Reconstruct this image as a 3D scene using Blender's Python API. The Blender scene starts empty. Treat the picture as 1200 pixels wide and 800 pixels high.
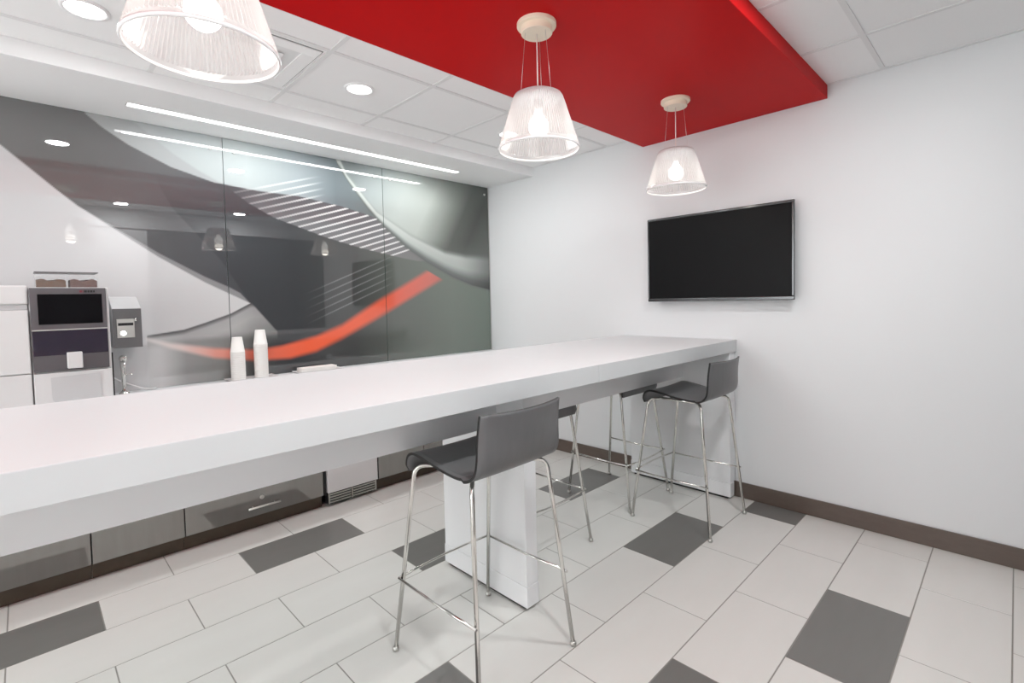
import bpy, bmesh, math, random
import numpy as np
from mathutils import Vector, Matrix
random.seed(7)
C = bpy.context.scene.collection
PI = math.pi

# ------------------------------------------------------------------ materials
def srgb(r, g, b):
    f = lambda c: (c/255/12.92) if c/255 <= .04045 else ((c/255+.055)/1.055)**2.4
    return (f(r), f(g), f(b), 1)

def mat(name, col, rough=.5, metal=0., spec=.5, coat=0., coat_rough=.03, emit=None, estr=0., ior=1.5):
    m = bpy.data.materials.new(name); m.use_nodes = True
    b = m.node_tree.nodes['Principled BSDF']
    b.inputs['Base Color'].default_value = col
    b.inputs['Roughness'].default_value = rough
    b.inputs['Metallic'].default_value = metal
    b.inputs['Specular IOR Level'].default_value = spec
    b.inputs['IOR'].default_value = ior
    b.inputs['Coat Weight'].default_value = coat
    b.inputs['Coat Roughness'].default_value = coat_rough
    if emit:
        b.inputs['Emission Color'].default_value = emit
        b.inputs['Emission Strength'].default_value = estr
    return m

def vary(m, col_a, col_b, scale=8., stretch=(1, 1, 1), bump=0., bscale=200., detail=4.):
    """procedural tone variation between two colours + optional fine bump"""
    nt = m.node_tree; N = nt.nodes; L = nt.links; b = N['Principled BSDF']
    tc = N.new('ShaderNodeTexCoord'); mp = N.new('ShaderNodeMapping')
    mp.inputs['Scale'].default_value = stretch
    L.new(tc.outputs['Object'], mp.inputs['Vector'])
    no = N.new('ShaderNodeTexNoise'); no.inputs['Scale'].default_value = scale
    no.inputs['Detail'].default_value = detail
    L.new(mp.outputs['Vector'], no.inputs['Vector'])
    mx = N.new('ShaderNodeMix'); mx.data_type = 'RGBA'
    mx.inputs[6].default_value = col_a; mx.inputs[7].default_value = col_b
    L.new(no.outputs['Fac'], mx.inputs[0]); L.new(mx.outputs[2], b.inputs['Base Color'])
    if bump:
        n2 = N.new('ShaderNodeTexNoise'); n2.inputs['Scale'].default_value = bscale
        L.new(tc.outputs['Object'], n2.inputs['Vector'])
        bp = N.new('ShaderNodeBump'); bp.inputs['Strength'].default_value = bump
        bp.inputs['Distance'].default_value = .002
        L.new(n2.outputs['Fac'], bp.inputs['Height']); L.new(bp.outputs['Normal'], b.inputs['Normal'])
    return m

def two(name, a, b2, **k):
    vk = {q: k.pop(q) for q in list(k) if q in ('scale', 'stretch', 'bump', 'bscale', 'detail')}
    return vary(mat(name, a, **k), a, b2, **vk)

M = {}
M['wall'] = two('wall_paint', srgb(222, 224, 225), srgb(225, 227, 228), rough=.62, scale=1.5, bump=.05, bscale=350)
M['ceil'] = two('ceiling_tile', srgb(245, 245, 245), srgb(248, 248, 248), rough=.8, scale=3, bump=.12, bscale=260)
M['tbar'] = mat('ceiling_grid', srgb(232, 232, 232), .5)
M['soffit'] = two('soffit_paint', srgb(240, 240, 240), srgb(243, 243, 243), rough=.6, scale=2)
M['red'] = two('red_paint', srgb(190, 6, 12), srgb(195, 8, 14), rough=.45, scale=1.2, spec=.08)
M['slate'] = two('slate_panel', srgb(62, 65, 68), srgb(86, 90, 92), rough=.55, scale=60, bump=.5, bscale=90)
M['tile'] = two('floor_tile_white', srgb(220, 219, 214), srgb(228, 227, 223), rough=.27, scale=2.5, stretch=(1, 3, 1), bump=.03, bscale=120)
M['tiledark'] = two('floor_tile_grey', srgb(114, 113, 110), srgb(121, 120, 117), rough=.3, scale=5, stretch=(1, 4, 1), bump=.04, bscale=120)
M['grout'] = mat('grout', srgb(150, 148, 142), .85)
M['basebd'] = two('baseboard_brown', srgb(88, 76, 69), srgb(104, 92, 84), rough=.3, scale=40, stretch=(1, .4, 1))
M['white'] = two('white_solid_surface', srgb(214, 217, 218), srgb(217, 220, 221), rough=.45, spec=.25, scale=2)
M['whitepanel'] = two('white_gloss_laminate', srgb(236, 237, 239), srgb(240, 241, 242), rough=.2, scale=2)
M['cab'] = two('grey_gloss_laminate', srgb(128, 126, 122), srgb(140, 138, 134), rough=.03, metal=.45, scale=4, stretch=(8, 1, 1), spec=.9, coat=.8)
M['kick'] = two('kick_brown', srgb(66, 56, 46), srgb(84, 72, 60), rough=.12, scale=20, metal=.3)
M['shell'] = two('grey_stained_ply', srgb(100, 100, 101), srgb(109, 109, 110), rough=.34, scale=9, stretch=(5, 1, 1), bump=.08, bscale=60)
M['shelledge'] = mat('ply_edge_black', srgb(34, 34, 34), .4)
M['chrome'] = mat('chrome', (.78, .77, .74, 1), .12, 1.)
M['steel'] = mat('brushed_steel', (.62, .61, .58, 1), .3, 1.)
M['rubber'] = mat('glide_rubber', srgb(60, 58, 55), .5)
M['screen'] = mat('tv_screen', srgb(19, 19, 20), .35, spec=.1)
M['bezel'] = mat('tv_bezel', srgb(92, 93, 94), .15, .8)
M['black'] = mat('black_plastic', srgb(20, 20, 22), .3)
M['blackglass'] = mat('black_glass', srgb(6, 5, 9), .12, spec=.12)
M['purpleglass'] = two('dark_violet_glass', srgb(46, 32, 50), srgb(16, 11, 36), rough=.07, scale=5, spec=.45)
M['silverplastic'] = mat('silver_grey_plastic', srgb(96, 92, 95), .3, .2)
M['wplastic'] = two('white_plastic', srgb(214, 214, 214), srgb(218, 218, 218), rough=.4, scale=3)
M['gplastic'] = two('light_grey_plastic', srgb(196, 197, 198), srgb(204, 205, 206), rough=.35, scale=3)
M['dgrey'] = two('dark_grey_metal', srgb(98, 98, 99), srgb(110, 110, 111), rough=.4, scale=60, stretch=(1, 1, 8))
M['cup'] = two('paper_cup', srgb(236, 235, 231), srgb(240, 239, 236), rough=.6, scale=30)
M['cream'] = mat('cream_enamel', srgb(248, 236, 214), .4)
M['beans'] = two('coffee_beans', srgb(122, 86, 56), srgb(62, 38, 26), rough=.5, scale=160, bump=.8, bscale=160)
M['beans2'] = two('coffee_beans_red', srgb(116, 70, 56), srgb(56, 30, 24), rough=.5, scale=160, bump=.8, bscale=160)
M['cord'] = mat('white_cord', srgb(232, 220, 214), .5)
M['wire'] = mat('suspension_wire', (.75, .72, .7, 1), .3, .8)
M['redmark'] = mat('logo_red', srgb(120, 40, 52), .4)
M['lampon'] = mat('lamp_diffuser', (1, 1, 1, 1), .5, emit=(1, .99, .97, 1), estr=6)
M['stripon'] = mat('strip_diffuser', (1, 1, 1, 1), .5, emit=(1, .995, .985, 1), estr=5)
M['bulb'] = mat('bulb_on', (1, 1, 1, 1), .4, emit=(1, .97, .91, 1), estr=5)
M['glow'] = mat('dispenser_light', (1, 1, 1, 1), .4, emit=(1, 1, 1, 1), estr=5)

def glassy(name, col, alpha, rough=.05):
    m = bpy.data.materials.new(name); m.use_nodes = True
    nt = m.node_tree; N = nt.nodes; L = nt.links; N.clear()
    out = N.new('ShaderNodeOutputMaterial'); mix = N.new('ShaderNodeMixShader')
    tr = N.new('ShaderNodeBsdfTransparent'); tr.inputs[0].default_value = (.98, .99, .99, 1)
    gl = N.new('ShaderNodeBsdfPrincipled'); gl.inputs['Base Color'].default_value = col
    gl.inputs['Roughness'].default_value = rough
    mix.inputs[0].default_value = alpha
    L.new(tr.outputs[0], mix.inputs[1]); L.new(gl.outputs[0], mix.inputs[2]); L.new(mix.outputs[0], out.inputs[0])
    return m
M['clear'] = glassy('clear_plastic', (.9, .9, .9, 1), .10)

def shade_mat():
    # pressed ribbed glass: part see-through, part milky and glowing from the bulb behind it
    m = bpy.data.materials.new('ribbed_glass'); m.use_nodes = True
    nt = m.node_tree; N = nt.nodes; L = nt.links; N.clear()
    out = N.new('ShaderNodeOutputMaterial')
    tr = N.new('ShaderNodeBsdfTransparent'); tr.inputs[0].default_value = (1, 1, 1, 1)
    tl = N.new('ShaderNodeBsdfTranslucent'); tl.inputs[0].default_value = (.8, .8, .8, 1)
    df = N.new('ShaderNodeBsdfDiffuse'); df.inputs[0].default_value = (.62, .62, .63, 1)
    gl = N.new('ShaderNodeBsdfGlossy'); gl.inputs['Roughness'].default_value = .12
    m1 = N.new('ShaderNodeMixShader'); m1.inputs[0].default_value = .45
    L.new(tl.outputs[0], m1.inputs[1]); L.new(df.outputs[0], m1.inputs[2])
    m2 = N.new('ShaderNodeMixShader'); m2.inputs[0].default_value = .14
    L.new(m1.outputs[0], m2.inputs[1]); L.new(gl.outputs[0], m2.inputs[2])
    # facing-dependent density of the fluted glass
    lw = N.new('ShaderNodeLayerWeight'); lw.inputs[0].default_value = .5
    mr = N.new('ShaderNodeMapRange')
    mr.inputs['From Min'].default_value = 0; mr.inputs['From Max'].default_value = .9
    mr.inputs['To Min'].default_value = .62; mr.inputs['To Max'].default_value = .92
    L.new(lw.outputs['Facing'], mr.inputs['Value'])
    m3 = N.new('ShaderNodeMixShader')
    L.new(mr.outputs[0], m3.inputs[0]); L.new(tr.outputs[0], m3.inputs[1]); L.new(m2.outputs[0], m3.inputs[2])
    L.new(m3.outputs[0], out.inputs[0])
    return m
M['shade'] = shade_mat()
M['rim'] = mat('glass_rim', srgb(242, 242, 242), .2)
M['frost'] = mat('frosted_disc', srgb(225, 229, 233), .4)

# ------------------------------------------------------------------ mesh helpers
def bx(bm, x0, x1, y0, y1, z0, z1, mi=0):
    v = [bm.verts.new((x, y, z)) for x in (x0, x1) for y in (y0, y1) for z in (z0, z1)]
    for f in ((0, 1, 3, 2), (4, 6, 7, 5), (0, 4, 5, 1), (2, 3, 7, 6), (0, 2, 6, 4), (1, 5, 7, 3)):
        fc = bm.faces.new([v[i] for i in f]); fc.material_index = mi

def lathe(bm, prof, c=(0, 0, 0), n=48, mi=0, rib=0., cap0=False, cap1=False):
    rings = []
    for r, z in prof:
        ring = []
        for i in range(n):
            rr = r + (rib if i % 2 else 0)
            a = 2*PI*i/n
            ring.append(bm.verts.new((c[0]+rr*math.cos(a), c[1]+rr*math.sin(a), c[2]+z)))
        rings.append(ring)
    for a, b in zip(rings, rings[1:]):
        for i in range(n):
            f = bm.faces.new((a[i], a[(i+1) % n], b[(i+1) % n], b[i])); f.material_index = mi; f.smooth = True
    if cap0: bm.faces.new(rings[0][::-1]).material_index = mi
    if cap1: bm.faces.new(rings[-1]).material_index = mi
    return rings

def tube(bm, pts, r, n=12, mi=0):
    pts = [Vector(p) for p in pts]
    up = None; rings = []
    for i, p in enumerate(pts):
        t = (pts[min(i+1, len(pts)-1)]-pts[max(i-1, 0)]).normalized()
        if up is None:
            a = Vector((0, 0, 1)) if abs(t.z) < .9 else Vector((1, 0, 0))
            up = (a - t*a.dot(t)).normalized()
        else:
            up = (up - t*up.dot(t)).normalized()
        s = t.cross(up)
        rings.append([bm.verts.new(p + (up*math.cos(2*PI*k/n) + s*math.sin(2*PI*k/n))*r) for k in range(n)])
    for a, b in zip(rings, rings[1:]):
        for k in range(n):
            f = bm.faces.new((a[k], a[(k+1) % n], b[(k+1) % n], b[k])); f.smooth = True; f.material_index = mi
    bm.faces.new(rings[0][::-1]).material_index = mi; bm.faces.new(rings[-1]).material_index = mi

def arcpts(pts, rad, n=7):
    """round the corners of a polyline"""
    P = [Vector(p) for p in pts]; out = [P[0]]
    for i in range(1, len(P)-1):
        a, b, c = P[i-1], P[i], P[i+1]
        d1 = (a-b); d2 = (c-b); r = min(rad, d1.length*.48, d2.length*.48)
        p1 = b+d1.normalized()*r; p2 = b+d2.normalized()*r
        for k in range(n+1):
            t = k/n
            out.append(p1*(1-t)**2 + b*2*t*(1-t) + p2*t*t)
    out.append(P[-1]); return out

def obj(name, bm, mats, parent=None, bevel=0., seg=2, loc=None):
    me = bpy.data.meshes.new(name)
    bmesh.ops.recalc_face_normals(bm, faces=bm.faces[:])
    bm.to_mesh(me); bm.free()
    o = bpy.data.objects.new(name, me); C.objects.link(o)
    for m in (mats if isinstance(mats, (list, tuple)) else [mats]): me.materials.append(m)
    if parent is not None: o.parent = parent
    if loc is not None: o.location = loc
    if bevel:
        b = o.modifiers.new('bevel', 'BEVEL'); b.width = bevel; b.segments = seg; b.limit_method = 'ANGLE'; b.angle_limit = .6
        b.harden_normals = False
    return o

def box(name, x0, x1, y0, y1, z0, z1, m, parent=None, bevel=0., seg=2):
    bm = bmesh.new(); bx(bm, x0, x1, y0, y1, z0, z1)
    return obj(name, bm, m, parent, bevel, seg)

def thing(name, label, cat, loc=(0, 0, 0), rz=0, group=None):
    o = bpy.data.objects.new(name, None); C.objects.link(o); o.location = loc; o.rotation_euler = (0, 0, rz)
    o.empty_display_size = .1
    o['label'] = label; o['category'] = cat
    if group: o['group'] = group
    return o

def tag(o, label, cat, group=None):
    o['label'] = label; o['category'] = cat
    if group: o['group'] = group
    return o

def struct(o, label=None, cat=None):
    o['kind'] = 'structure'
    if label: o['label'] = label
    if cat: o['category'] = cat
    return o

def dup(root, loc, rz, label, group=None):
    r = root.copy(); C.objects.link(r); r.location = loc; r.rotation_euler = (0, 0, rz)
    r['label'] = label
    if group: r['group'] = group
    for ch in list(root.children):
        c = ch.copy(); C.objects.link(c); c.parent = r
        for g in list(ch.children):
            d = g.copy(); C.objects.link(d); d.parent = c
    return r

# ------------------------------------------------------------------ room dimensions
XW, YS = -9.0, -4.0                   # west end, south wall (mural wall is y=0, TV wall is x=0)
ZC, ZS = 2.635, 2.5525                # ceiling, soffit / red panel underside
YSOF = -.646
TW, TL, U0, V0 = .3078, .6126, -2.6692, -.7872

# floor -------------------------------------------------------------
bm = bmesh.new(); g = .0017
dark = {(0, -2), (0, 0), (2, 1), (2, 3), (5, -.5), (5, 2.5), (7, .5), (8, 2), (6, 4),
        (8, -1), (0, -4), (7, -2.5)}
def quad(x0, x1, y0, y1, z, mi):
    f = bm.faces.new([bm.verts.new(p) for p in ((x0, y0, z), (x1, y0, z), (x1, y1, z), (x0, y1, z))]); f.material_index = mi
for r in range(-3, 11):
    y1 = min(V0-r*TW, 0); y0 = max(V0-(r+1)*TW, YS)
    if y1-y0 < .02: continue
    off = 0 if r % 2 == 0 else .5
    for k in range(-12, 6):
        u = k+off
        x0 = max(U0+u*TL, XW); x1 = min(U0+(u+1)*TL, 0)
        if x1-x0 < .02: continue
        # tile with a softly eased edge
        e = .0015; mi = 1 if (r, u) in dark else 0
        X0, X1, Y0, Y1 = x0+g, x1-g, y0+g, y1-g
        top = [bm.verts.new(p) for p in ((X0+e, Y0+e, 0), (X1-e, Y0+e, 0), (X1-e, Y1-e, 0), (X0+e, Y1-e, 0))]
        low = [bm.verts.new(p) for p in ((X0, Y0, -.002), (X1, Y0, -.002), (X1, Y1, -.002), (X0, Y1, -.002))]
        bm.faces.new(top).material_index = mi
        for i in range(4):
            bm.faces.new((low[i], low[(i+1) % 4], top[(i+1) % 4], top[i])).material_index = mi
quad(XW, 0, YS, 0, -.0012, 2)
bx(bm, XW, 0, YS, 0, -.06, -.003, 2)
struct(obj('floor', bm, [M['tile'], M['tiledark'], M['grout']]))

# ceiling -----------------------------------------------------------
bm = bmesh.new()
xs = [-.53 - .6045*k for k in range(-0, 15)]; ys = [-.87 - .6125*k for k in range(0, 6)]
xb = [0.0] + [x for x in xs if x > XW] + [XW]
yb = [0.0] + [y for y in ys if y > YS] + [YS]
for i in range(len(xb)-1):
    for j in range(len(yb)-1):
        f = bm.faces.new([bm.verts.new(p) for p in ((xb[i+1], yb[j+1], ZC), (xb[i+1], yb[j], ZC), (xb[i], yb[j], ZC), (xb[i], yb[j+1], ZC))])
        f.material_index = 0
for x in xs:
    if x > XW: bx(bm, x-.012, x+.012, YS, YSOF, ZC-.004, ZC-.0005, 1)
for y in ys: bx(bm, XW, 0, y-.012, y+.012, ZC-.0045, ZC-.0005, 1)
bx(bm, XW, 0, YS, YS+.02, ZC-.004, ZC-.0005, 1)
bx(bm, -.018, 0, YS, YSOF, ZC-.004, ZC-.0005, 1)
bx(bm, XW, 0, YS, 0, ZC+.001, ZC+.08, 0)
struct(obj('ceiling', bm, [M['ceil'], M['tbar']]))

# white soffit above the mural with a recessed slot for the strip light
SX0, SX1, SY0, SY1 = -3.01, -.62, -.335, -.262
bm = bmesh.new()
bx(bm, XW, 0, YSOF, SY0, ZS, ZC-.001); bx(bm, XW, 0, SY1, 0, ZS, ZC-.001)
bx(bm, XW, SX0, SY0, SY1, ZS, ZC-.001); bx(bm, SX1, 0, SY0, SY1, ZS, ZC-.001)
struct(obj('trim_1', bm, M['soffit']))

# red dropped panel over the bar
o = box('trim_2', -6.2, -.001, -3.05, -1.812, ZS+.001, ZC-.001, M['red'], bevel=.002)
struct(o)
# slim white strip in place of the line of light along its north rim
bm = bmesh.new()
bx(bm, -6.2, -.001, -1.811, -1.800, ZS+.004, ZS+.014)
struct(obj('rim_light_strip', bm, M['soffit']))

# walls -------------------------------------------------------------
struct(box('wall_north', XW, .1, 0, .1, -.06, ZC+.08, M['wall']))
struct(box('wall_east', 0, .1, YS-.1, -.0005, -.06, ZC+.08, M['wall']))
XO = XW                                # unseen white wall west of the slate, also there to reflect fill light
struct(box('wall_south', -2.3, -.0005, YS-.1, YS, -.06, ZC+.08, M['slate']))
struct(box('wall_southwest', XO, -2.3005, YS-.1, YS, -.06, ZC+.08, M['wall']))
# pale bulkhead above the slate of the south wall
struct(box('trim_4', XO, -.001, YS+.001, YS+.03, 2.40, ZC-.006, M['wall']))
struct(box('baseboard_east', -.013, -.0005, YS+.03, -.6, .0005, .1075, M['basebd'], bevel=.002))
struct(box('baseboard_south', XO, -.014, YS+.0005, YS+.013, .0005, .1075, M['basebd'], bevel=.002))

# ------------------------------------------------------------------ printed glass mural
def curve(pts):
    p = np.array(sorted(pts)); return lambda x: np.interp(x, p[:, 0], p[:, 1])
def ss(a, b, x):
    t = np.clip((x-a)/(b-a), 0, 1); return t*t*(3-2*t)
def L3(*c): return np.array(srgb(*c)[:3])
def art(x, z):
    n = x.shape[0]
    def full(c): return np.tile(np.array(c), (n, 1))
    def mixc(col, c, m): return col*(1-m[:, None]) + c*m[:, None]
    def grad(x, stops):
        xs_ = [s[0] for s in stops]; cs = np.array([L3(*s[1]) for s in stops])
        return np.stack([np.interp(x, xs_, cs[:, i]) for i in range(3)], 1)
    # dark ground, warmer at the left, grey-green at the right
    col = grad(x, [(-3.6, (108, 107, 106)), (-3.0, (94, 93, 94)), (-2.5, (80, 81, 84)), (-2.0, (66, 68, 70)), (-1.5, (74, 76, 75)),
                   (-1.15, (96, 101, 96)), (-.5, (116, 126, 117)), (0, (112, 125, 115))])
    top = ss(2.3, 2.55, z)*ss(-2.9, -3.3, x); col = mixc(col, full(L3(108, 108, 108)), top*.7)
    # broad faint triangular fold
    f1 = curve([(-2.878, 2.54), (-2.764, 2.04), (-2.584, 1.72), (-2.3, 1.30), (-2.2, 1.2)])
    m = ss(0, .01, x-np.interp(z, [1.2, 1.72, 2.04, 2.2], [-2.2, -2.50, -2.764, -2.84]))*ss(2.3, 1.9, z)*ss(-1.7, -2.5, x)
    col = mixc(col, full(L3(52, 55, 58)), .45*m)
    # pale lower-right haze
    hz = ss(1.05, .9, z)*ss(-1.3, -.6, x); col = mixc(col, full(L3(120, 129, 121)), hz*.5)
    # light band along the top
    lb = curve([(-3.164, 2.541), (-3.089, 2.478), (-2.97, 2.401), (-2.753, 2.302), (-2.512, 2.24), (-2.241, 2.219), (-1.937, 2.218), (-1.596, 2.18), (-1.3, 2.12)])
    bandcol = grad(x, [(-3.2, (168, 169, 168)), (-2.8, (160, 165, 166)), (-2.3, (178, 187, 187)), (-1.95, (150, 160, 163)), (-1.65, (108, 118, 122)), (-1.3, (104, 112, 112))])
    m = ss(-.004, .004, z-lb(x))*ss(-3.17, -3.16, x)
    bandm = m
    col = mixc(col, bandcol, m)
    second = curve([(-2.95, 2.56), (-2.878, 2.50), (-2.748, 2.395), (-2.609, 2.31), (-2.45, 2.231), (-2.302, 2.126), (-2.131, 2.04), (-1.947, 1.985), (-1.749, 1.925), (-1.46, 1.859), (-1.052, 1.79), (-.9, 1.77)])
    m = bandm*ss(.01, -.01, z-second(x)); col = mixc(col, full(L3(148, 150, 150)), .55*m)
    # striped sail
    sail = ss(-.005, .005, z-second(x))*(1-bandm)*ss(-2.5, -2.2, x)
    sailcol = grad(z, [(1.78, (122, 122, 122)), (2.0, (112, 112, 114)), (2.22, (86, 87, 90))])
    col = mixc(col, sailcol, sail)
    zp = z - .338*x
    ph = np.abs(((zp-2.198)/.0498+.5) % 1-.5)*.0498
    line = ss(.0085, .0045, ph)*(zp > 2.16)*(zp < 3.02)
    fade = ss(-2.35, -1.6, x)
    col = mixc(col, full(L3(214, 214, 214)), line*sail*(.25+.75*fade))
    col = mixc(col, full(L3(206, 212, 212)), line*bandm*ss(-2.35, -2.15, x)*ss(-1.72, -1.9, x)*ss(2.42, 2.3, z)*.75)
    # faint mirrored stripes lower down
    zq = z - .42*x; ph2 = np.abs(((zq-2.05)/.058+.5) % 1-.5)*.058
    l2 = ss(.007, .003, ph2)*(zq > 2.03)*(zq < 2.32)*ss(-1.95, -1.6, x)*ss(-1.12, -1.3, x)
    col = mixc(col, full(L3(140, 142, 142)), l2*.6)
    # silver cone
    ce = curve([(-1.64, 2.56), (-1.621, 2.5), (-1.517, 2.359), (-1.37, 2.187), (-1.214, 2.043), (-1.005, 1.885), (-.78, 1.756), (-.485, 1.626), (-.25, 1.55), (.01, 1.5)])
    ci = curve([(-1.60, 2.56), (-1.551, 2.45), (-1.291, 2.174), (-.956, 2.003), (-.579, 1.869), (-.318, 1.84), (.01, 1.853)])
    cone = ss(-.006, .006, z-ce(x))*ss(-1.66, -1.64, x)
    band = ss(.03, -.03, z-ci(x))
    tt = np.clip((z-ce(x))/np.maximum(ci(x)-ce(x), .02), 0, 1)
    bandc = grad(tt, [(0, (92, 96, 94)), (.18, (112, 118, 115)), (.5, (182, 190, 185)), (.85, (190, 196, 192)), (1, (150, 157, 152))])
    dim = ss(-.45, .05, x)[:, None]; bandc = bandc*(1-.62*dim)
    k = x + (z-2.1)*-.55                # cone shading runs on a slant
    inner = grad(k, [(-1.75, (120, 128, 128)), (-1.45, (158, 167, 166)), (-1.15, (176, 184, 180)), (-.85, (180, 187, 181)), (-.62, (140, 147, 140)), (-.42, (84, 89, 83)), (-.22, (62, 66, 61)), (.1, (92, 98, 91))])
    tops = (ss(2.28, 2.55, z)*ss(-1.1, -.6, x))[:, None]; inner = inner*(1-.55*tops) + L3(84, 90, 86)*.55*tops
    lowr = (ss(2.0, 1.84, z)*ss(-.9, -.5, x))[:, None]; inner = inner*(1-.5*lowr)+L3(96, 101, 96)*.5*lowr
    cc = inner*(1-band[:, None]) + bandc*band[:, None]
    col = mixc(col, cc, cone)
    sh = ss(-.03, .0, z-ce(x))*(1-cone)*ss(-1.4, -1.2, x); col = mixc(col, full(L3(100, 106, 101)), sh*.5)
    # white sheet and its folded tip
    up = curve([(-5, 3.7), (-3.525, 2.291), (-3.43, 2.198), (-3.331, 2.1), (-3.225, 2.001), (-3.074, 1.89), (-2.846, 1.72), (-2.591, 1.559), (-2.319, 1.415), (-2.318, -1)])
    lo = curve([(-5, -2), (-2.94, -2), (-2.926, 1.222), (-2.727, 1.248), (-2.602, 1.288), (-2.443, 1.345), (-2.319, 1.412), (-2.318, 5)])
    t = np.interp(x, [-3.2, -2.9, -2.45, -2.38, -2.32], [0, .022, .045, .04, .0])
    m = ss(.004, -.004, z-(up(x)+t))*ss(-.004, .004, z-up(x))*(x < -2.318); col = mixc(col, full(L3(150, 150, 151)), m*.85)
    lox = curve([(-2.935, 1.215), (-2.926, 1.222), (-2.727, 1.248), (-2.602, 1.288), (-2.443, 1.345), (-2.319, 1.412), (-2.31, 1.415)])
    wl = np.interp(z, [1.2, 1.427], [-2.14, -2.319])
    und = (z < lox(x))*ss(.006, -.006, x-np.where(z > 1.2, wl, -2.14))*(x > -2.935)*ss(1.13, 1.22, z)
    d = np.clip(lox(x)-z, 0, 1)
    undc = grad(d, [(0, (96, 96, 96)), (.012, (110, 110, 110)), (.035, (176, 176, 176)), (.1, (186, 186, 185)), (.25, (150, 152, 150))])
    darkx = ss(-2.45, -2.15, x)[:, None]; undc = undc*(1-darkx*.35)
    col = mixc(col, undc, und*.95)
    low = ss(1.24, 1.12, z)*ss(-2.0, -2.6, x)
    lowc = grad(x, [(-3.0, (205, 205, 205)), (-2.86, (200, 200, 200)), (-2.72, (150, 150, 149)), (-2.3, (112, 115, 112)), (-2.0, (70, 73, 70))])
    col = mixc(col, lowc, low*(x > -2.95))
    wm = ss(.004, -.004, z-up(x))*ss(-.004, .004, z-lo(x))*(x < -2.317)
    wcol = grad(x, [(-3.6, (200, 200, 201)), (-2.9, (205, 205, 206)), (-2.3, (208, 208, 208))])
    col = mixc(col, wcol, wm)
    # orange swoosh
    ot = curve([(-2.935, 1.207), (-2.801, 1.164), (-2.559, 1.11), (-2.288, 1.075), (-2.108, 1.091), (-1.848, 1.144), (-1.634, 1.22), (-1.32, 1.401), (-1.062, 1.533), (-.792, 1.675), (-.6, 1.79)])
    ob = curve([(-2.935, 1.196), (-2.803, 1.131), (-2.561, 1.046), (-2.291, 1.0), (-2.05, .995), (-1.852, 1.03), (-1.638, 1.116), (-1.325, 1.262), (-1.067, 1.389), (-.619, 1.608), (-.5, 1.66)])
    s = .018+.014*ss(-2.2, -1.5, x)
    m = ss(-s, s, z-ob(x))*ss(s, -s, z-ot(x))*(x > -2.935)
    endl = np.interp(z, [1.60, 1.69], [-.61, -.80]); m = m*ss(.012, -.012, x-endl)
    oc = grad(x, [(-2.94, (226, 224, 222)), (-2.75, (226, 208, 203)), (-2.55, (228, 158, 143)), (-2.3, (230, 122, 100)), (-1.9, (238, 102, 68)), (-1.4, (232, 102, 72)), (-1.1, (226, 106, 86)), (-.75, (208, 118, 106)), (-.6, (192, 112, 102))])
    col = mixc(col, oc, m)
    return col

m = bpy.data.materials.new('printed_glass'); m.use_nodes = True
b = m.node_tree.nodes['Principled BSDF']; at_ = m.node_tree.nodes.new('ShaderNodeVertexColor'); at_.layer_name = 'print'
m.node_tree.links.new(at_.outputs[0], b.inputs['Base Color'])
b.inputs['Roughness'].default_value = .5; b.inputs['Specular IOR Level'].default_value = 0
b.inputs['Coat Weight'].default_value = 1; b.inputs['Coat IOR'].default_value = 1.78; b.inputs['Coat Roughness'].default_value = .004
M['print'] = m
M['glassedge'] = mat('glass_edge_green', srgb(96, 110, 104), .15)

ZB, ZT = .886, 2.5515
def glass_panel(x0, x1, label):
    st = .0065; nx = max(2, int((x1-x0)/st)); nz = int((ZT-ZB)/st)
    X = np.linspace(x0, x1, nx+1); Z = np.linspace(ZB, ZT, nz+1)
    gx, gz = np.meshgrid(X, Z, indexing='ij')
    n = gx.size
    co = np.zeros((n, 3)); co[:, 0] = gx.ravel(); co[:, 1] = -.0145; co[:, 2] = gz.ravel()
    idx = np.arange(n).reshape(nx+1, nz+1)
    q = np.stack([idx[:-1, :-1], idx[1:, :-1], idx[1:, 1:], idx[:-1, 1:]], -1).reshape(-1, 4)
    me = bpy.data.meshes.new('printed_face')
    me.vertices.add(n); me.vertices.foreach_set('co', co.ravel())
    me.loops.add(q.size); me.loops.foreach_set('vertex_index', q.ravel().astype(np.int32))
    me.polygons.add(len(q)); me.polygons.foreach_set('loop_start', (np.arange(len(q))*4).astype(np.int32))
    me.update(calc_edges=True)
    ca = me.color_attributes.new('print', 'FLOAT_COLOR', 'POINT')
    c4 = np.ones((n, 4)); c4[:, :3] = np.clip(art(co[:, 0], co[:, 2]), 0, 1)
    ca.data.foreach_set('color', c4.ravel())
    me.materials.append(M['print'])
    t = thing('mural_glass_panel', label, 'wall panel', ((x0+x1)/2, 0, ZB), group='printed glass wall panels')
    inv = Matrix.Translation((-(x0+x1)/2, 0, -ZB))
    o = bpy.data.objects.new('printed_face', me); C.objects.link(o); o.parent = t; o.matrix_local = inv
    bm = bmesh.new(); bx(bm, x0, x1, -.0142, -.0025, ZB, ZT)
    o = obj('glass_body', bm, M['glassedge'], t); o.matrix_local = inv
    return t, inv
G = .0022
XM1, XM2 = -2.452, -1.225
p1, i1 = glass_panel(-3.68, XM1-G, 'printed glass wall panel at far left, mostly white print, behind the coffee machine')
p0, i0 = glass_panel(-4.9, -3.68-2*G, 'printed glass wall panel beyond the left edge, next after the mostly white one')
p2, i2 = glass_panel(XM1+G, XM2-G, 'middle printed glass wall panel with dark print, white stripes and orange swoosh')
p3, i3 = glass_panel(XM2+G, -.012, 'rightmost printed glass wall panel with silver cone print, next to the corner')
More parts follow.
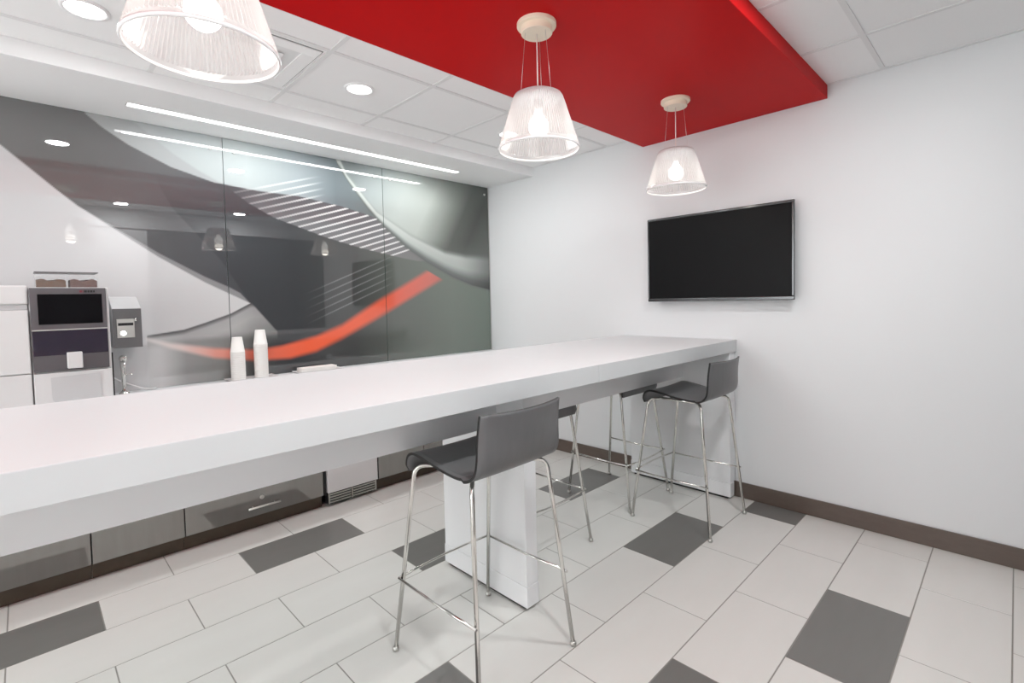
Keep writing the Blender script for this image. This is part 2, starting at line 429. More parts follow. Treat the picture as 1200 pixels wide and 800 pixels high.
def bolt(t, inv, x, z):
    bm = bmesh.new(); lathe(bm, [(.011, 0), (.011, .007), (.009, .010)], n=20, cap0=True, cap1=True)
    bmesh.ops.rotate(bm, verts=bm.verts, matrix=Matrix.Rotation(PI/2, 3, 'X'))
    o = obj('standoff_bolt', bm, M['steel'], t); o.matrix_local = inv @ Matrix.Translation((x, -.0148, z))
bolt(p1, i1, XM1-.075, 2.468); bolt(p2, i2, XM1+.07, 2.466); bolt(p2, i2, XM2-.08, 2.466); bolt(p3, i3, XM2+.07, 2.464); bolt(p3, i3, -.06, 2.475)
# slim silver channel at the corner
struct(box('trim_5', -.010, -.001, -.017, -.0005, .886, 2.5515, M['steel']))

# ------------------------------------------------------------------ lights
def area(name, loc, size, power, col=(.985, .995, 1), size_y=None, shape='DISK', spread=PI):
    l = bpy.data.lights.new(name, 'AREA'); l.shape = shape; l.size = size; l.energy = power; l.color = col
    if size_y: l.size_y = size_y
    l.spread = spread
    o = bpy.data.objects.new(name, l); C.objects.link(o); o.location = loc
    return o

def downlight(x, y, label, z=ZC, power=16):
    t = thing('recessed_downlight', label, 'ceiling light', (x, y, z-.006), group='recessed downlights')
    bm = bmesh.new(); lathe(bm, [(.066, .006), (.066, .001), (.070, -.003), (.082, -.002), (.084, .0055)], n=40); obj('trim_ring', bm, M['soffit'], t)
    bm = bmesh.new(); lathe(bm, [(.0, .0025), (.066, .0025)], n=40); obj('lamp_diffuser', bm, M['lampon'], t)
    a = area('downlight_light', (x, y, z-.012), .13, power)
    return t
DL = [(-.83, -1.175, 'recessed round downlight nearest the TV wall, partly behind the middle pendant shade'),
      (-2.035, -1.175, 'recessed round downlight above the middle of the mural, between the near and middle pendants'),
      (-3.24, -1.145, 'recessed round downlight at the top left corner of the picture'),
      (-4.45, -1.175, 'recessed round downlight beyond the left edge over the coffee machine end'),
      (-5.65, -1.175, 'added unseen round downlight farthest from the television in the mural row'),  # unseen lamp, added to make up for lost brightness
      (-1.35, -3.5, 'added unseen round downlight by the slate wall nearest the television'),  # south row: unseen lamps added to brighten the bar front and right side
      (-2.6, -3.56, 'added unseen round downlight by the slate wall behind the viewpoint, middle one'),
      (-4.2, -3.56, 'added unseen round downlight by the slate wall farthest from the television')]
for k, (x, y, lab) in enumerate(DL): downlight(x, y, lab, power=(3.2, 3.6, 3.4, 4, 4, 14, 13, 6)[k])

# strip light recessed in the soffit
t = thing('linear_strip_light', 'long slim glowing strip light recessed in the white soffit above the glass mural', 'strip light', (-1.815, -.2985, ZS+.01))
bm = bmesh.new(); bx(bm, SX0+.0075+1.815, SX1-.0075+1.815, -.029, .029, -.004, .006); obj('diffuser', bm, M['stripon'], t)
bm = bmesh.new()
w = .0345
bx(bm, SX0+.002+1.815, SX1-.002+1.815, -w, -.0292, -.0095, .02); bx(bm, SX0+.002+1.815, SX1-.002+1.815, .0292, w, -.0095, .02)
bx(bm, SX0+.002+1.815, SX0+.0073+1.815, -.0291, .0291, -.0095, .02); bx(bm, SX1-.0073+1.815, SX1-.002+1.815, -.0291, .0291, -.0095, .02)
obj('housing', bm, M['soffit'], t)
area('strip_light_source', (-1.815, -.2985, ZS-.001), 2.3, 10, size_y=.05, shape='RECTANGLE')

# square air vent in the ceiling grid
t = thing('ceiling_vent', 'square white air vent in the ceiling, mostly hidden behind the near pendant', 'vent', (-2.636, -1.185, ZC-.0005))
def square_ring(bm, a, b, z0, z1, mi=0):
    bx(bm, -a, a, -a, -b, z0, z1, mi); bx(bm, -a, a, b, a, z0, z1, mi); bx(bm, -a, -b, -b, b, z0, z1, mi); bx(bm, b, a, -b, b, z0, z1, mi)
bm = bmesh.new(); square_ring(bm, .266, .262, -.003, 0); obj('shadow_gap', bm, mat('panel_gap', srgb(150, 150, 150), .7), t)
bm = bmesh.new(); square_ring(bm, .2615, .19, -.006, 0); obj('frame', bm, M['ceil'], t, .001)
bm = bmesh.new(); bx(bm, -.125, .125, -.14, .14, -.016, -.012); obj('deflector', bm, M['ceil'], t, .002)
bm = bmesh.new(); bx(bm, -.1895, .1895, -.1895, .1895, -.002, 0); obj('backing', bm, M['tbar'], t)
bm = bmesh.new()
bx(bm, -.004, .004, -.004, .004, -.0118, -.0021)
obj('hanger', bm, M['steel'], t)

# pendants ------------------------------------------------------------
def make_pendant(loc, label):
    t = thing('pendant_lamp', label, 'pendant lamp', loc, group='ribbed glass pendants over the bar')
    H = 0.0       # origin at the red panel underside
    bm = bmesh.new(); lathe(bm, [(0, 0), (.083, 0), (.083, -.012), (.081, -.015), (.066, -.0165), (.066, -.0405), (.064, -.043), (0, -.043)], n=96)
    for f in bm.faces: f.smooth = False
    obj('canopy', bm, M['cream'], t)
    zt, zb = 2.262-ZS, 2.030-ZS
    bm = bmesh.new(); tube(bm, [(0, 0, -.043), (0, 0, zt-.02)], .0028, 8); obj('cord', bm, M['cord'], t)
    for k in range(3):
        a = 2*PI*k/3+.5
        bm = bmesh.new(); tube(bm, [(.05*math.cos(a), .05*math.sin(a), -.042), (.075*math.cos(a), .075*math.sin(a), zt-.008)], .0008, 6)
        obj('suspension_wire', bm, M['wire'], t)
    # fluted shade: rounded shoulder, conical wall, smooth band at the foot
    n = 176; ribs = []
    bm = bmesh.new()
    prof = [(.060, zt, 0), (.088, zt-.002, 0), (.100, zt-.008, 0), (.105, zt-.018, .0012)]
    for k in range(1, 9):
        f = k/9; prof.append((.105+(.1655-.105)*f, zt-.018+(zb+.022-zt+.018)*f, .0018))
    prof += [(.1655, zb+.022, .0018), (.167, zb+.016, 0), (.1705, zb, 0)]
    rings = []
    for r, z, rib in prof:
        rings.append([bm.verts.new(((r+(rib if i % 2 else -rib))*math.cos(2*PI*i/n), (r+(rib if i % 2 else -rib))*math.sin(2*PI*i/n), z)) for i in range(n)])
    for a, b2 in zip(rings, rings[1:]):
        for i in range(n):
            f = bm.faces.new((a[i], a[(i+1) % n], b2[(i+1) % n], b2[i])); f.smooth = False
    sh = obj('lamp_shade', bm, M['shade'], t)
    bm = bmesh.new()
    lathe(bm, [(.1675, zb+.004), (.1665, zb-.001), (.1685, zb-.004), (.172, zb-.003), (.1735, zb+.001), (.1725, zb+.006), (.1675, zb+.004)], n=72)
    obj('rim', bm, M['rim'], t)
    bm = bmesh.new(); lathe(bm, [(0, zt-.020), (.092, zt-.020), (.096, zt-.026), (.092, zt-.030), (0, zt-.030)], n=48); obj('top_disc', bm, M['frost'], t)
    bm = bmesh.new(); lathe(bm, [(.0, zt-.031), (.021, zt-.031), (.021, zt-.062), (.016, zt-.07), (0, zt-.07)], n=24); obj('lamp_holder', bm, M['wplastic'], t)
    bm = bmesh.new()
    zc = zt-.135; R = .043
    pr = [(.0, zt-.071), (.015, zt-.072), (.018, zt-.085)]
    for k in range(14):
        a = PI/2*.55 - (PI/2*.55+PI/2)*k/13
        pr.append((max(R*math.cos(a), .0001), zc+R*math.sin(a)))
    lathe(bm, pr, n=32); obj('bulb', bm, M['bulb'], t)
    return t
PZ = ZS+.0008
PX = [(-3.125, 'ribbed glass pendant lamp cut by the top edge, nearest and largest of the three'),
      (-1.885, 'ribbed glass pendant lamp with cream canopy, middle of the three over the bar'),
      (-.672, 'ribbed glass pendant lamp closest to the television, farthest and smallest of the three')]
pen = make_pendant((PX[0][0], -2.425, PZ), PX[0][1])
for x, lab in PX[1:]: dup(pen, (x, -2.425, PZ), 0, lab)
for x, lab in PX:
    l = bpy.data.lights.new('pendant_glow', 'POINT'); l.energy = .8; l.shadow_soft_size = .043; l.color = (1, .93, .82)
    o = bpy.data.objects.new('pendant_glow', l); C.objects.link(o); o.location = (x, -2.425, 2.262-.20)

# ------------------------------------------------------------------ bar
t = thing('bar_counter', 'long white bar-height counter running from the left edge to the television wall', 'counter', (-1.895, -2.04, 0))
def rel(o, root=t): o.location = (-root.location.x, -root.location.y, -root.location.z); return o
YF, YB, ZT1, ZT0 = -2.515, -1.615, 1.0895, 1.008
rel(box('countertop', -1.602, -.001, YF, YB, ZT0, ZT1, M['white'], t, .0025))
rel(box('countertop', -4.9, -1.6035, YF, YB, ZT0, ZT1, M['white'], t, .0025))
AY, AZ = -2.17, .812
rel(box('apron', -1.855, -.1, AY, -1.96, AZ, ZT0-.001, M['whitepanel'], t, .002))
rel(box('apron', -4.8, -1.933, AY, -1.96, AZ, ZT0-.001, M['whitepanel'], t, .002))
def support(x0, x1, y0, y1, px0, px1):
    s = rel(box('support_panel', x0, x1, y0, y1, .112, ZT0-.001, M['whitepanel'], t, .002))
    bm = bmesh.new(); bx(bm, px0, px1, y0-.003, y1+.003, .016, .111)
    p = obj('plinth', bm, M['whitepanel'], s, .002)
    bm = bmesh.new(); bx(bm, px0+.012, px1-.012, y0+.02, y1-.02, .0005, .0155); obj('recessed_foot', bm, M['black'], s)
support(-1.932, -1.858, -2.342, -1.742, -1.934, -1.856)
support(-.098, -.016, -2.505, -1.735, -.100, -.035)
support(-4.6, -4.52, -2.342, -1.742, -4.602, -4.518)

# ------------------------------------------------------------------ stools
def make_stool(loc, rz, label):
    t = thing('bar_stool', label, 'bar stool', loc, rz, 'grey shell bar stools at the white bar')
    # bent plywood shell, profile in (y, z), seat front towards +y
    ctrl = [(.180, .735), (.184, .765), (.171, .793), (.134, .806), (.06, .797), (-.03, .781), (-.10, .773), (-.150, .774),
            (-.192, .786), (-.218, .812), (-.228, .850), (-.231, .90), (-.235, .955), (-.243, 1.012)]
    # Catmull-Rom
    P = [Vector((0, y, z)) for y, z in ctrl]; pts = []
    for i in range(len(P)-1):
        p0 = P[max(i-1, 0)]; p1 = P[i]; p2 = P[i+1]; p3 = P[min(i+2, len(P)-1)]
        for k in range(4):
            u = k/4
            pts.append(.5*((2*p1)+(p2-p0)*u+(2*p0-5*p1+4*p2-p3)*u*u+(-p0+3*p1-3*p2+p3)*u**3))
    pts.append(P[-1]); n = len(pts); NX = 14; th = .0052
    bm = bmesh.new(); top = []; bot = []
    for i, p in enumerate(pts):
        tn = (pts[min(i+1, n-1)]-pts[max(i-1, 0)]).normalized(); nrm = Vector((0, tn.z, -tn.y))*-1
        f = i/(n-1); hw = .221 - .014*max(0, (f-.55)/.45)
        if i < 3: hw -= .004*(3-i)
        ra, rb = [], []
        for j in range(NX+1):
            s = j/NX*2-1
            # the shell dishes slightly across its width
            dish = .012*(s*s)*(1 if f < .5 else -1 if False else 1)
            off = Vector((0, 0, 0))
            if f < .55: off = Vector((0, 0, dish*.7*math.sin(min(1, f/.3)*PI/2)))
            else: off = Vector((0, .040*(s*s-.85)*min(1, (f-.55)/.3), 0))
            q = Vector((s*hw, p.y, p.z))+off
            ra.append(bm.verts.new(q+nrm*th)); rb.append(bm.verts.new(q-nrm*th))
        top.append(ra); bot.append(rb)
    for i in range(n-1):
        for j in range(NX):
            f = bm.faces.new((top[i][j], top[i][j+1], top[i+1][j+1], top[i+1][j])); f.smooth = True
            f = bm.faces.new((bot[i][j], bot[i+1][j], bot[i+1][j+1], bot[i][j+1])); f.smooth = True
        for a, j in ((0, 0), (1, NX)):
            f = bm.faces.new((top[i][j], top[i+1][j], bot[i+1][j], bot[i][j])); f.material_index = 1
    for i in (0, n-1):
        for j in range(NX):
            f = bm.faces.new((top[i][j], top[i][j+1], bot[i][j+1], bot[i][j])); f.material_index = 1
    obj('seat_shell', bm, [M['shell'], M['shelledge']], t)
    zr = .757; F = .252; LX = .198
    fy, ry = .160, -.178
    for s in (-1, 1):
        # under-seat rail and its two legs
        bm = bmesh.new()
        r1 = [(s*LX, fy-.055, zr), (s*LX, ry+.055, zr)]
        tube(bm, [(s*.137, fy-.06, zr+.002), (s*.135, 0, zr), (s*.137, ry+.06, zr+.002)], .0086, 12); obj('seat_rail', bm, M['chrome'], t)
        for y1, dy in ((fy, 1), (ry, -1)):
            foot = Vector((s*F, dy*F, .012))
            bm = bmesh.new()
            path = arcpts([(s*.137, y1-dy*.062, zr+.002), (s*LX, y1, zr+.001), foot], .055, 8)
            tube(bm, path, .0086, 12); lg = obj('leg', bm, M['chrome'], t)
            bm = bmesh.new(); lathe(bm, [(0, -.0115), (.0115, -.0115), (.0135, -.008), (.0125, .003), (.009, .006), (0, .006)], c=foot, n=18); obj('foot_glide', bm, M['steel'], lg)
    # mounting brackets under the shell
    for y in (.06, -.10):
        bm = bmesh.new(); tube(bm, [(-.137, y, zr+.001), (0, y, zr+.0), (.137, y, zr+.001)], .006, 10); obj('cross_bar', bm, M['chrome'], t)
    # U-shaped footrest on three sides
    zf = .30; k = (zf-.012)/(zr-.012)
    px = F+(LX-F)*k; pf = F+(fy-F)*k; pr = F+(-ry-F)*k
    e = .013
    bm = bmesh.new()
    tube(bm, [(-px-e*.9, -pr-.012, zf), (-px-e*.9, 0, zf-.004), (-px-e*.9, pf+e, zf)], .0052, 10); obj('footrest', bm, M['chrome'], t)
    bm = bmesh.new()
    tube(bm, [(px+e*.9, -pr-.012, zf), (px+e*.9, 0, zf-.004), (px+e*.9, pf+e, zf)], .0052, 10); obj('footrest', bm, M['chrome'], t)
    bm = bmesh.new()
    tube(bm, [(-px-e, pf+e, zf), (-px*.5, pf+e+.012, zf), (0, pf+e+.016, zf), (px*.5, pf+e+.012, zf), (px+e, pf+e, zf)], .0052, 10); obj('footrest', bm, M['chrome'], t)
    return t
st = make_stool((-2.213, -2.373, 0), math.radians(1), 'grey shell bar stool closest to the viewer, in front of the central support panel')
dup(st, (-.507, -2.405, 0), 0, 'grey shell bar stool with visible backrest by the television wall, near side of the bar')
dup(st, (-1.460, -1.905, 0), PI, 'grey shell bar stool tucked under the far side, just right of the central support panel')
dup(st, (-.48, -1.865, 0), PI, 'grey shell bar stool tucked under the far side near the television wall')

# ------------------------------------------------------------------ television
t = thing('television', 'flat black wall-mounted television with thin glossy grey bezel', 'television', (0, -2.39, 1.3575))
tv = lambda o: rel(o, t)
Y0, Y1, Z0, Z1 = -2.895, -1.887, 1.3575, 1.975
tv(box('housing', -.068, -.030, Y0+.02, Y1-.02, Z0+.02, Z1-.02, M['black'], t, .006))
bm = bmesh.new(); bw = .017
bx(bm, -.08, -.066, Y0, Y1, Z1-bw, Z1); bx(bm, -.08, -.066, Y0, Y1, Z0, Z0+bw*1.4)
bx(bm, -.08, -.066, Y0, Y0+bw, Z0+bw*1.4, Z1-bw); bx(bm, -.08, -.066, Y1-bw*.7, Y1, Z0+bw*1.4, Z1-bw)
tv(obj('bezel', bm, M['bezel'], t, .004, 3))
tv(box('screen', -.0765, -.067, Y0+bw*.9, Y1-bw*.6, Z0+bw*1.3, Z1-bw*.9, M['screen'], t))
tv(box('wall_bracket', -.030, -.0008, -2.7, -2.1, Z0+.1, Z1-.1, M['black'], t))

# ------------------------------------------------------------------ base cabinets
CF = -.56; CT = .848
def cabinet(x0, x1, label, kind='door', handle=False):
    t = thing('base_cabinet', label, 'cabinet', ((x0+x1)/2, -.3, 0), group='grey gloss base cabinets under the back counter')
    R = lambda o: rel(o, t)
    R(box('carcass', x0+.001, x1-.001, CF+.021, -.001, .085, CT, M['black'], t))
    R(box('toe_kick', x0+.0005, x1-.0005, CF+.048, CF+.060, .0005, .0845, M['kick'], t))
    if kind == 'door':
        R(box('door', x0+.003, x1-.003, CF, CF+.0195, .092, CT-.01, M['cab'], t, .0012))
    else:
        R(box('door', x0+.003, x1-.003, CF, CF+.0195, .262, CT-.01, M['cab'], t, .0012))
        d = R(box('drawer', x0+.003, x1-.006, CF, CF+.0195, .092, .256, M['cab'], t, .0012))
        hx = (-2.549, -2.362)
        bm = bmesh.new()
        tube(bm, [(hx[0], CF-.028, .152), (hx[1], CF-.028, .152)], .0065, 12)
        for q in (hx[0]+.03, hx[1]-.03): tube(bm, [(q, CF-.028, .152), (q, CF-.0005, .152)], .004, 10)
        h = obj('handle', bm, M['steel'], d)
        bm = bmesh.new(); lathe(bm, [(0, 0), (.013, 0), (.013, .004), (.010, .007), (0, .007)], n=24)
        bmesh.ops.rotate(bm, verts=bm.verts, matrix=Matrix.Rotation(PI/2, 3, 'X')); bmesh.ops.translate(bm, verts=bm.verts, vec=(-2.463, CF-.0005, .2))
        obj('lock', bm, M['steel'], d)
cabinet(-4.5, -3.69, 'grey gloss base cabinet beyond the left edge of the picture')
cabinet(-3.69, -3.282, 'grey gloss base cabinet at the left edge of the picture, under the coffee machine')
cabinet(-3.282, -2.875, 'grey gloss base cabinet second from the left, beside the cabinet with bar handle')
cabinet(-2.875, -2.066, 'wide grey gloss base cabinet with steel bar handle and round lock', 'drawer')
cabinet(-1.655, -1.25, 'grey gloss base cabinet immediately right of the white undercounter appliance')
cabinet(-1.25, -.82, 'grey gloss base cabinet glimpsed behind the near stool seat and support panel')
cabinet(-.82, -.02, 'grey gloss base cabinet at the room corner, hidden behind the bar')

# white undercounter appliance with a bottom grille
t = thing('undercounter_refrigerator', 'white undercounter appliance with black louvred bottom grille between grey cabinets', 'appliance', (-1.86, -.3, 0))
R = lambda o: rel(o, t)
R(box('body', -2.045, -1.665, CF+.03, -.03, .02, CT-.005, M['black'], t))
R(box('door', -2.043, -1.667, CF-.012, CF+.029, .098, CT-.015, M['wplastic'], t, .004))
R(box('dark_gap_strip', -2.062, -2.047, CF+.01, CF+.03, .085, CT-.005, M['black'], t))  # black strip stands in for the dark of the gap beside the cabinet
bm = bmesh.new()
bx(bm, -2.035, -1.675, CF+.012, CF+.028, .016, .092, 0)
for a, b2 in ((-2.03, -1.872), (-1.852, -1.68)):
    for k in range(4): bx(bm, a, b2, CF+.002, CF+.012, .024+k*.018, .0315+k*.018, 1)
    n = 5
for xx in (-2.033, -1.862, -1.679): bx(bm, xx-.004, xx+.004, CF+.0, CF+.012, .018, .091, 1)
R(obj('vent_grille', bm, [M['black'], M['steel']], t))
R(box('foot', -2.02, -1.99, CF+.04, CF+.07, .0005, .0195, M['rubber'], t)); R(box('foot', -1.72, -1.69, CF+.04, CF+.07, .0005, .0195, M['rubber'], t))

# back counter top
o = box('back_countertop', -4.9, -.001, CF-.03, -.0005, .849, .885, M['white'], None, .002)
tag(o, 'white back countertop below the glass mural, mostly hidden behind the bar', 'countertop')

# ------------------------------------------------------------------ coffee machine
FY = -.45; ZK = .8855
t = thing('coffee_machine', 'white coffee machine with black touch screen and bean hoppers on the back counter', 'coffee machine', (-3.30, -.25, ZK))
R = lambda o: rel(o, t)
X0, X1 = -3.452, -3.146
bm = bmesh.new(); bx(bm, X0-.004, X1, FY+.02, -.06, ZK+.02, 1.511); R(obj('body', bm, M['wplastic'], t, .006))
R(box('lower_front', X0-.002, X1-.002, FY+.003, FY+.0195, ZK+.02, 1.078, M['wplastic'], t, .004))
R(box('base', X0+.01, X1-.012, FY+.012, -.08, ZK+.0005, ZK+.019, M['black'], t, .002))
R(box('black_side_strip', X1+.0005, X1+.007, FY+.03, FY+.05, ZK+.0005, 1.16, M['black'], t))  # thin black strip along the right edge of the body
# curved drip recess
bm = bmesh.new()
n = 14; xs0, xs1 = X0+.060, X1-.052
ring = [(xs0, 1.055)] + [(xs0+.002+.03*(1-math.cos(a)), .925-.0+.022*(1-math.sin(a))-.0) for a in np.linspace(0, PI/2, 6)] + [(xs1, .915), (xs1, 1.062)]
fr = [bm.verts.new((x, FY-.001, z)) for x, z in ring]; bk = [bm.verts.new((x, FY+.0028, z)) for x, z in ring]
bm.faces.new(fr); bm.faces.new(bk[::-1])
for i in range(len(ring)): bm.faces.new((fr[i], bk[i], bk[(i+1) % len(ring)], fr[(i+1) % len(ring)]))
R(obj('drip_tray_cover', bm, M['gplastic'], t))
fp = R(box('front_panel', X0, X1-.012, FY, FY+.0195, 1.086, 1.508, M['silverplastic'], t, .003))
sc = box('touch_screen', X0+.028, X1-.03, FY-.0028, FY-.0002, 1.324, 1.476, M['blackglass'], fp, .001)
lg_ = box('lower_glass', X0+.003, X1-.014, FY-.0024, FY-.0002, 1.168, 1.292, M['purpleglass'], fp, .0005)
ub = box('reflective_band', X0+.003, X1-.014, FY-.0020, FY-.0002, 1.098, 1.1665, M['silverplastic'], fp)
box('trim_strip', X0+.001, X1-.013, FY-.0045, FY-.0002, 1.293, 1.2985, M['steel'], fp)
bm = bmesh.new()
xx = X1-.118
for k, (w_, mi) in enumerate([(.010, 0), (.003, 0), (.012, 1), (.008, 1), (.010, 1), (.007, 1)]):
    bx(bm, xx, xx+w_, FY-.0012, FY-.0002, 1.484, 1.495, mi); xx += w_+.0022
obj('brand_mark', bm, [M['redmark'], M['black']], fp)
R(box('spout_cover', -3.328, -3.268, FY-.045, FY-.0045, 1.098, 1.180, M['wplastic'], t, .004))
for nm, a, b2, mm in (('bean_hopper', -3.428, -3.306, 'beans'), ('bean_hopper', -3.300, -3.182, 'beans2')):
    bm = bmesh.new(); bx(bm, a, b2, FY+.05, FY+.22, 1.5115, 1.587)
    hp = R(obj(nm, bm, M['clear'], t, .003))
    bm = bmesh.new(); N_ = 14
    gx = [a+.005+(b2-a-.01)*i/N_ for i in range(N_+1)]; gy = [FY+.055+.16*i/8 for i in range(9)]
    tp = [[bm.verts.new((x, y, 1.549+.006*math.sin(i*.7+j*.4)+random.uniform(-.002, .002))) for j, y in enumerate(gy)] for i, x in enumerate(gx)]
    for i in range(N_):
        for j in range(8): bm.faces.new((tp[i][j], tp[i+1][j], tp[i+1][j+1], tp[i][j+1]))
    lo_ = [[bm.verts.new((x, y, 1.513)) for y in (gy[0], gy[-1])] for x in gx]
    for i in range(N_):
        bm.faces.new((lo_[i][0], lo_[i+1][0], tp[i+1][0], tp[i][0])); bm.faces.new((lo_[i][1], tp[i][8], tp[i+1][8], lo_[i+1][1]))
        bm.faces.new((lo_[i][0], lo_[i][1], lo_[i+1][1], lo_[i+1][0]))
    bm.faces.new([lo_[0][0]]+tp[0]+[lo_[0][1]]); bm.faces.new([lo_[-1][0]]+tp[-1]+[lo_[-1][1]])
    obj('coffee_beans', bm, M[mm], hp)['kind'] = 'stuff'
    bm = bmesh.new(); bx(bm, a-.002, b2+.002, FY+.048, FY+.222, 1.5875, 1.592); obj('lid', bm, M['silverplastic'], hp, .001)

# white unit left of it
t = thing('milk_cooler', 'tall white boxy cooler at the left edge, beside the coffee machine', 'milk cooler', (-3.62, -.25, ZK))
R = lambda o: rel(o, t)
R(box('body', -3.80, -3.4575, FY+.022, -.06, ZK+.012, 1.40, M['wplastic'], t, .006))
R(box('top_cover', -3.80, -3.4575, FY+.012, -.06, 1.427, 1.520, M['wplastic'], t, .008))
R(box('collar', -3.797, -3.461, FY+.026, -.065, 1.4005, 1.4265, M['gplastic'], t, .002))
R(box('door', -3.798, -3.460, FY+.003, FY+.0215, 1.085, 1.398, M['wplastic'], t, .004))
R(box('drawer', -3.798, -3.460, FY+.003, FY+.0215, ZK+.015, 1.081, M['wplastic'], t, .004))
R(box('foot', -3.78, -3.48, FY+.04, -.08, ZK+.0005, ZK+.0115, M['black'], t))

# wall dispenser with glowing window
t = thing('dispenser', 'grey-fronted sloped-top dispenser with glowing window mounted above the tap', 'dispenser', (-3.04, -.015, 1.166))
R = lambda o: rel(o, t)
dx0, dx1, dy = -3.112, -2.975, -.20
bm = bmesh.new()
prof = [(dy+.004, 1.168), (dy+.004, 1.397), (-.06, 1.462), (-.0155, 1.470), (-.0155, 1.168)]
a = [bm.verts.new((dx0, y, z)) for y, z in prof]; b2 = [bm.verts.new((dx1, y, z)) for y, z in prof]
bm.faces.new(a); bm.faces.new(b2[::-1])
for i in range(5): bm.faces.new((a[i], a[(i+1) % 5], b2[(i+1) % 5], b2[i]))
R(obj('housing', bm, M['gplastic'], t, .003))
fp = R(box('front_plate', dx0+.0005, dx1-.0005, dy-.002, dy+.0035, 1.166, 1.394, M['dgrey'], t, .001))
box('window_frame', dx0+.018, dx1-.036, dy-.006, dy-.0025, 1.225, 1.335, M['steel'], fp, .002)
bm = bmesh.new(); bx(bm, dx0+.024, dx1-.042, dy-.0075, dy-.0062, 1.296, 1.312)
for k in range(5): bx(bm, dx0+.028+k*.013, dx0+.036+k*.013, dy-.0085, dy-.0076, 1.300, 1.308)
obj('button_row', bm, M['black'], fp)
bm = bmesh.new(); lathe(bm, [(0, 0), (.013, 0), (.013, .004), (.008, .008), (0, .009)], n=24)
bmesh.ops.rotate(bm, verts=bm.verts, matrix=Matrix.Rotation(PI/2, 3, 'X')); bmesh.ops.translate(bm, verts=bm.verts, vec=(dx0+.047, dy-.0062, 1.252))
obj('indicator_lamp', bm, M['glow'], fp)
bm = bmesh.new(); tube(bm, [(dx1-.032, dy-.003, 1.335), (dx1-.032, dy-.016, 1.333), (dx1-.032, dy-.018, 1.32)], .006, 12); obj('knob', bm, M['chrome'], fp)

# tap
t = thing('water_tap', 'slim upright chrome tap with ball top on the back counter beneath the dispenser', 'tap', (-3.066, -.12, ZK))
bm = bmesh.new(); lathe(bm, [(0, .0005), (.026, .0005), (.026, .008), (.016, .014), (.0115, .02), (0, .02)], n=28); obj('base', bm, M['chrome'], t)
bm = bmesh.new(); lathe(bm, [(.0105, .0205), (.0105, .10), (.013, .104), (.013, .125), (.0115, .13), (.014, .185), (.012, .2), (0, .2)], n=24, cap0=True); obj('column', bm, M['chrome'], t)
bm = bmesh.new(); bmesh.ops.create_uvsphere(bm, u_segments=24, v_segments=14, radius=.0215); bmesh.ops.translate(bm, verts=bm.verts, vec=(.002, -.004, .213))
for f in bm.faces: f.smooth = True
obj('ball_knob', bm, M['chrome'], t)
bm = bmesh.new(); tube(bm, [(.0, 0, .114), (.03, -.006, .118), (.042, -.008, .116)], .004, 10); obj('lever', bm, M['chrome'], t)
bm = bmesh.new(); tube(bm, [(0, -.012, .2), (0, -.045, .196), (0, -.06, .182), (0, -.062, .165)], .007, 12); obj('spout', bm, M['chrome'], t)
# white hose
bm = bmesh.new(); tube(bm, arcpts([(-3.128, -.09, 1.0), (-3.09, -.085, .965), (-3.02, -.075, .925), (-2.955, -.07, .8925), (-2.90, -.07, .8915)], .05), .0055, 12)
tag(obj('hose', bm, M['wplastic']), 'thin white hose sloping down to the counter beside the chrome tap', 'hose')

# ------------------------------------------------------------------ trays, cups, napkins
def tray(name, x0, x1, y0, y1, label):
    bm = bmesh.new(); z = ZK+.0005; e = .012; h = .010
    o_ = [(x0, y0), (x1, y0), (x1, y1), (x0, y1)]; i_ = [(x0+e, y0+e), (x1-e, y0+e), (x1-e, y1-e), (x0+e, y1-e)]
    vb = [bm.verts.new((x, y, z)) for x, y in i_]; vt = [bm.verts.new((x, y, z+h)) for x, y in o_]
    vt2 = [bm.verts.new((x, y, z+h-.0025)) for x, y in o_]
    vi = [bm.verts.new((x, y, z+.003)) for x, y in i_]
    bm.faces.new(vb[::-1]); bm.faces.new(vi)
    for i in range(4):
        j = (i+1) % 4
        bm.faces.new((vb[i], vb[j], vt2[j], vt2[i])); bm.faces.new((vt2[i], vt2[j], vt[j], vt[i])); bm.faces.new((vt[i], vt[j], vi[j], vi[i]))
    return tag(obj(name, bm, M['wplastic']), label, 'tray')
tray('tray', -2.512, -2.195, -.172, -.030, 'shallow white tray under the two stacks of paper cups')
tray('tray', -2.055, -1.700, -.170, -.035, 'shallow white tray holding folded napkins, right of the cup stacks')
bm = bmesh.new()
lathe(bm, [(.0375, 0), (.0452, 0), (.0462, .0028), (.0452, .0056), (.0440, .0066), (.0318, .102), (.0308, .105), (.0290, .105), (.0290, .0975), (0, .0975)], n=32)
cup = obj('paper_cup', bm, M['cup'])
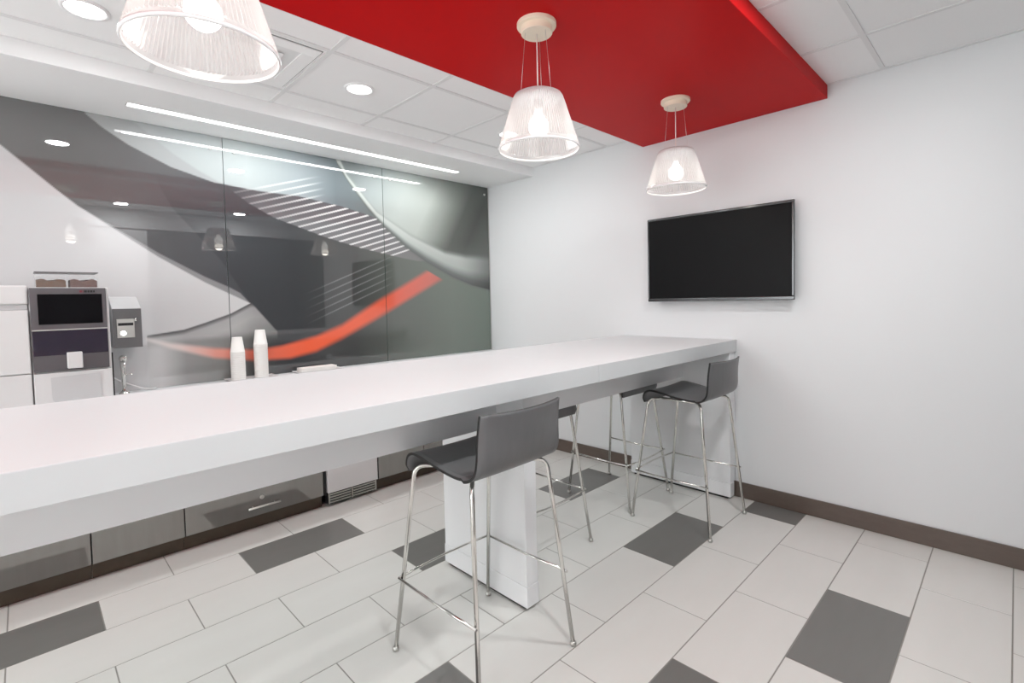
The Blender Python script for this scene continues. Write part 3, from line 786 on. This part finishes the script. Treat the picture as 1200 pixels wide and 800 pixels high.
def cup_stack(x, y, n, which, first=None):
    z = ZK+.0045
    for k in range(n):
        o = first if (first is not None and k == 0) else cup.copy()
        if not (first is not None and k == 0): C.objects.link(o)
        o.location = (x, y, z+k*.0104)
        lab = ('white paper cup nested upside down in the %s stack' % which) if k < n-1 else ('topmost white paper cup of the %s stack, upside down' % which)
        tag(o, lab, 'cup', 'upside-down paper cups in the %s stack' % which)
cup_stack(-2.438, -.104, 19, 'left, shorter', cup)
cup_stack(-2.287, -.098, 23, 'right, taller')
# folded napkins as a small pile of individual napkins
nap = None
for k in range(5):
    bm = bmesh.new(); q = random.uniform(-.003, .003)
    bx(bm, -2.025+q, -1.755+q, -.15+q, -.055+q, ZK+.0045+k*.0062, ZK+.0045+k*.0062+.0056)
    tag(obj('napkin', bm, M['cup'], None, .0012), 'folded white napkin in the flat pile on the right-hand tray' if k < 5 else 'topmost folded white napkin on the right-hand tray', 'napkin', 'folded napkins on the tray')

# ------------------------------------------------------------------ world, camera, view
w = bpy.data.worlds.new('world'); bpy.context.scene.world = w; w.use_nodes = True
w.node_tree.nodes['Background'].inputs[0].default_value = (.97, .99, 1, 1)
w.node_tree.nodes['Background'].inputs[1].default_value = 4.0

f, cy = 582.3995, 374.8068
yaw, pit, rol = .7934421, -.0406140, -.0224627
F = Vector((math.cos(yaw)*math.cos(pit), math.sin(yaw)*math.cos(pit), math.sin(pit)))
Rt = Vector((math.sin(yaw), -math.cos(yaw), 0)); Up = Rt.cross(F)
R2 = Rt*math.cos(rol)+Up*math.sin(rol); U2 = -Rt*math.sin(rol)+Up*math.cos(rol)
cam = bpy.data.cameras.new('camera'); co = bpy.data.objects.new('camera', cam); C.objects.link(co)
mw = Matrix((R2, U2, -F)).transposed().to_4x4(); mw.translation = (-3.4794142, -3.8585304, 1.3960372)
co.matrix_world = mw
cam.sensor_width = 36; cam.lens = f/1200*36; cam.shift_y = -(400-cy)/1200; cam.clip_start = .02
sc_ = bpy.context.scene; sc_.camera = co
sc_.view_settings.view_transform = 'Standard'; sc_.view_settings.look = 'None'
sc_.view_settings.exposure = 0.3; sc_.view_settings.gamma = 1; sc_.view_settings.use_curve_mapping = False
sc_.cycles.max_bounces = 12; sc_.cycles.diffuse_bounces = 8; sc_.cycles.transparent_max_bounces = 16
sc_.cycles.caustics_reflective = False
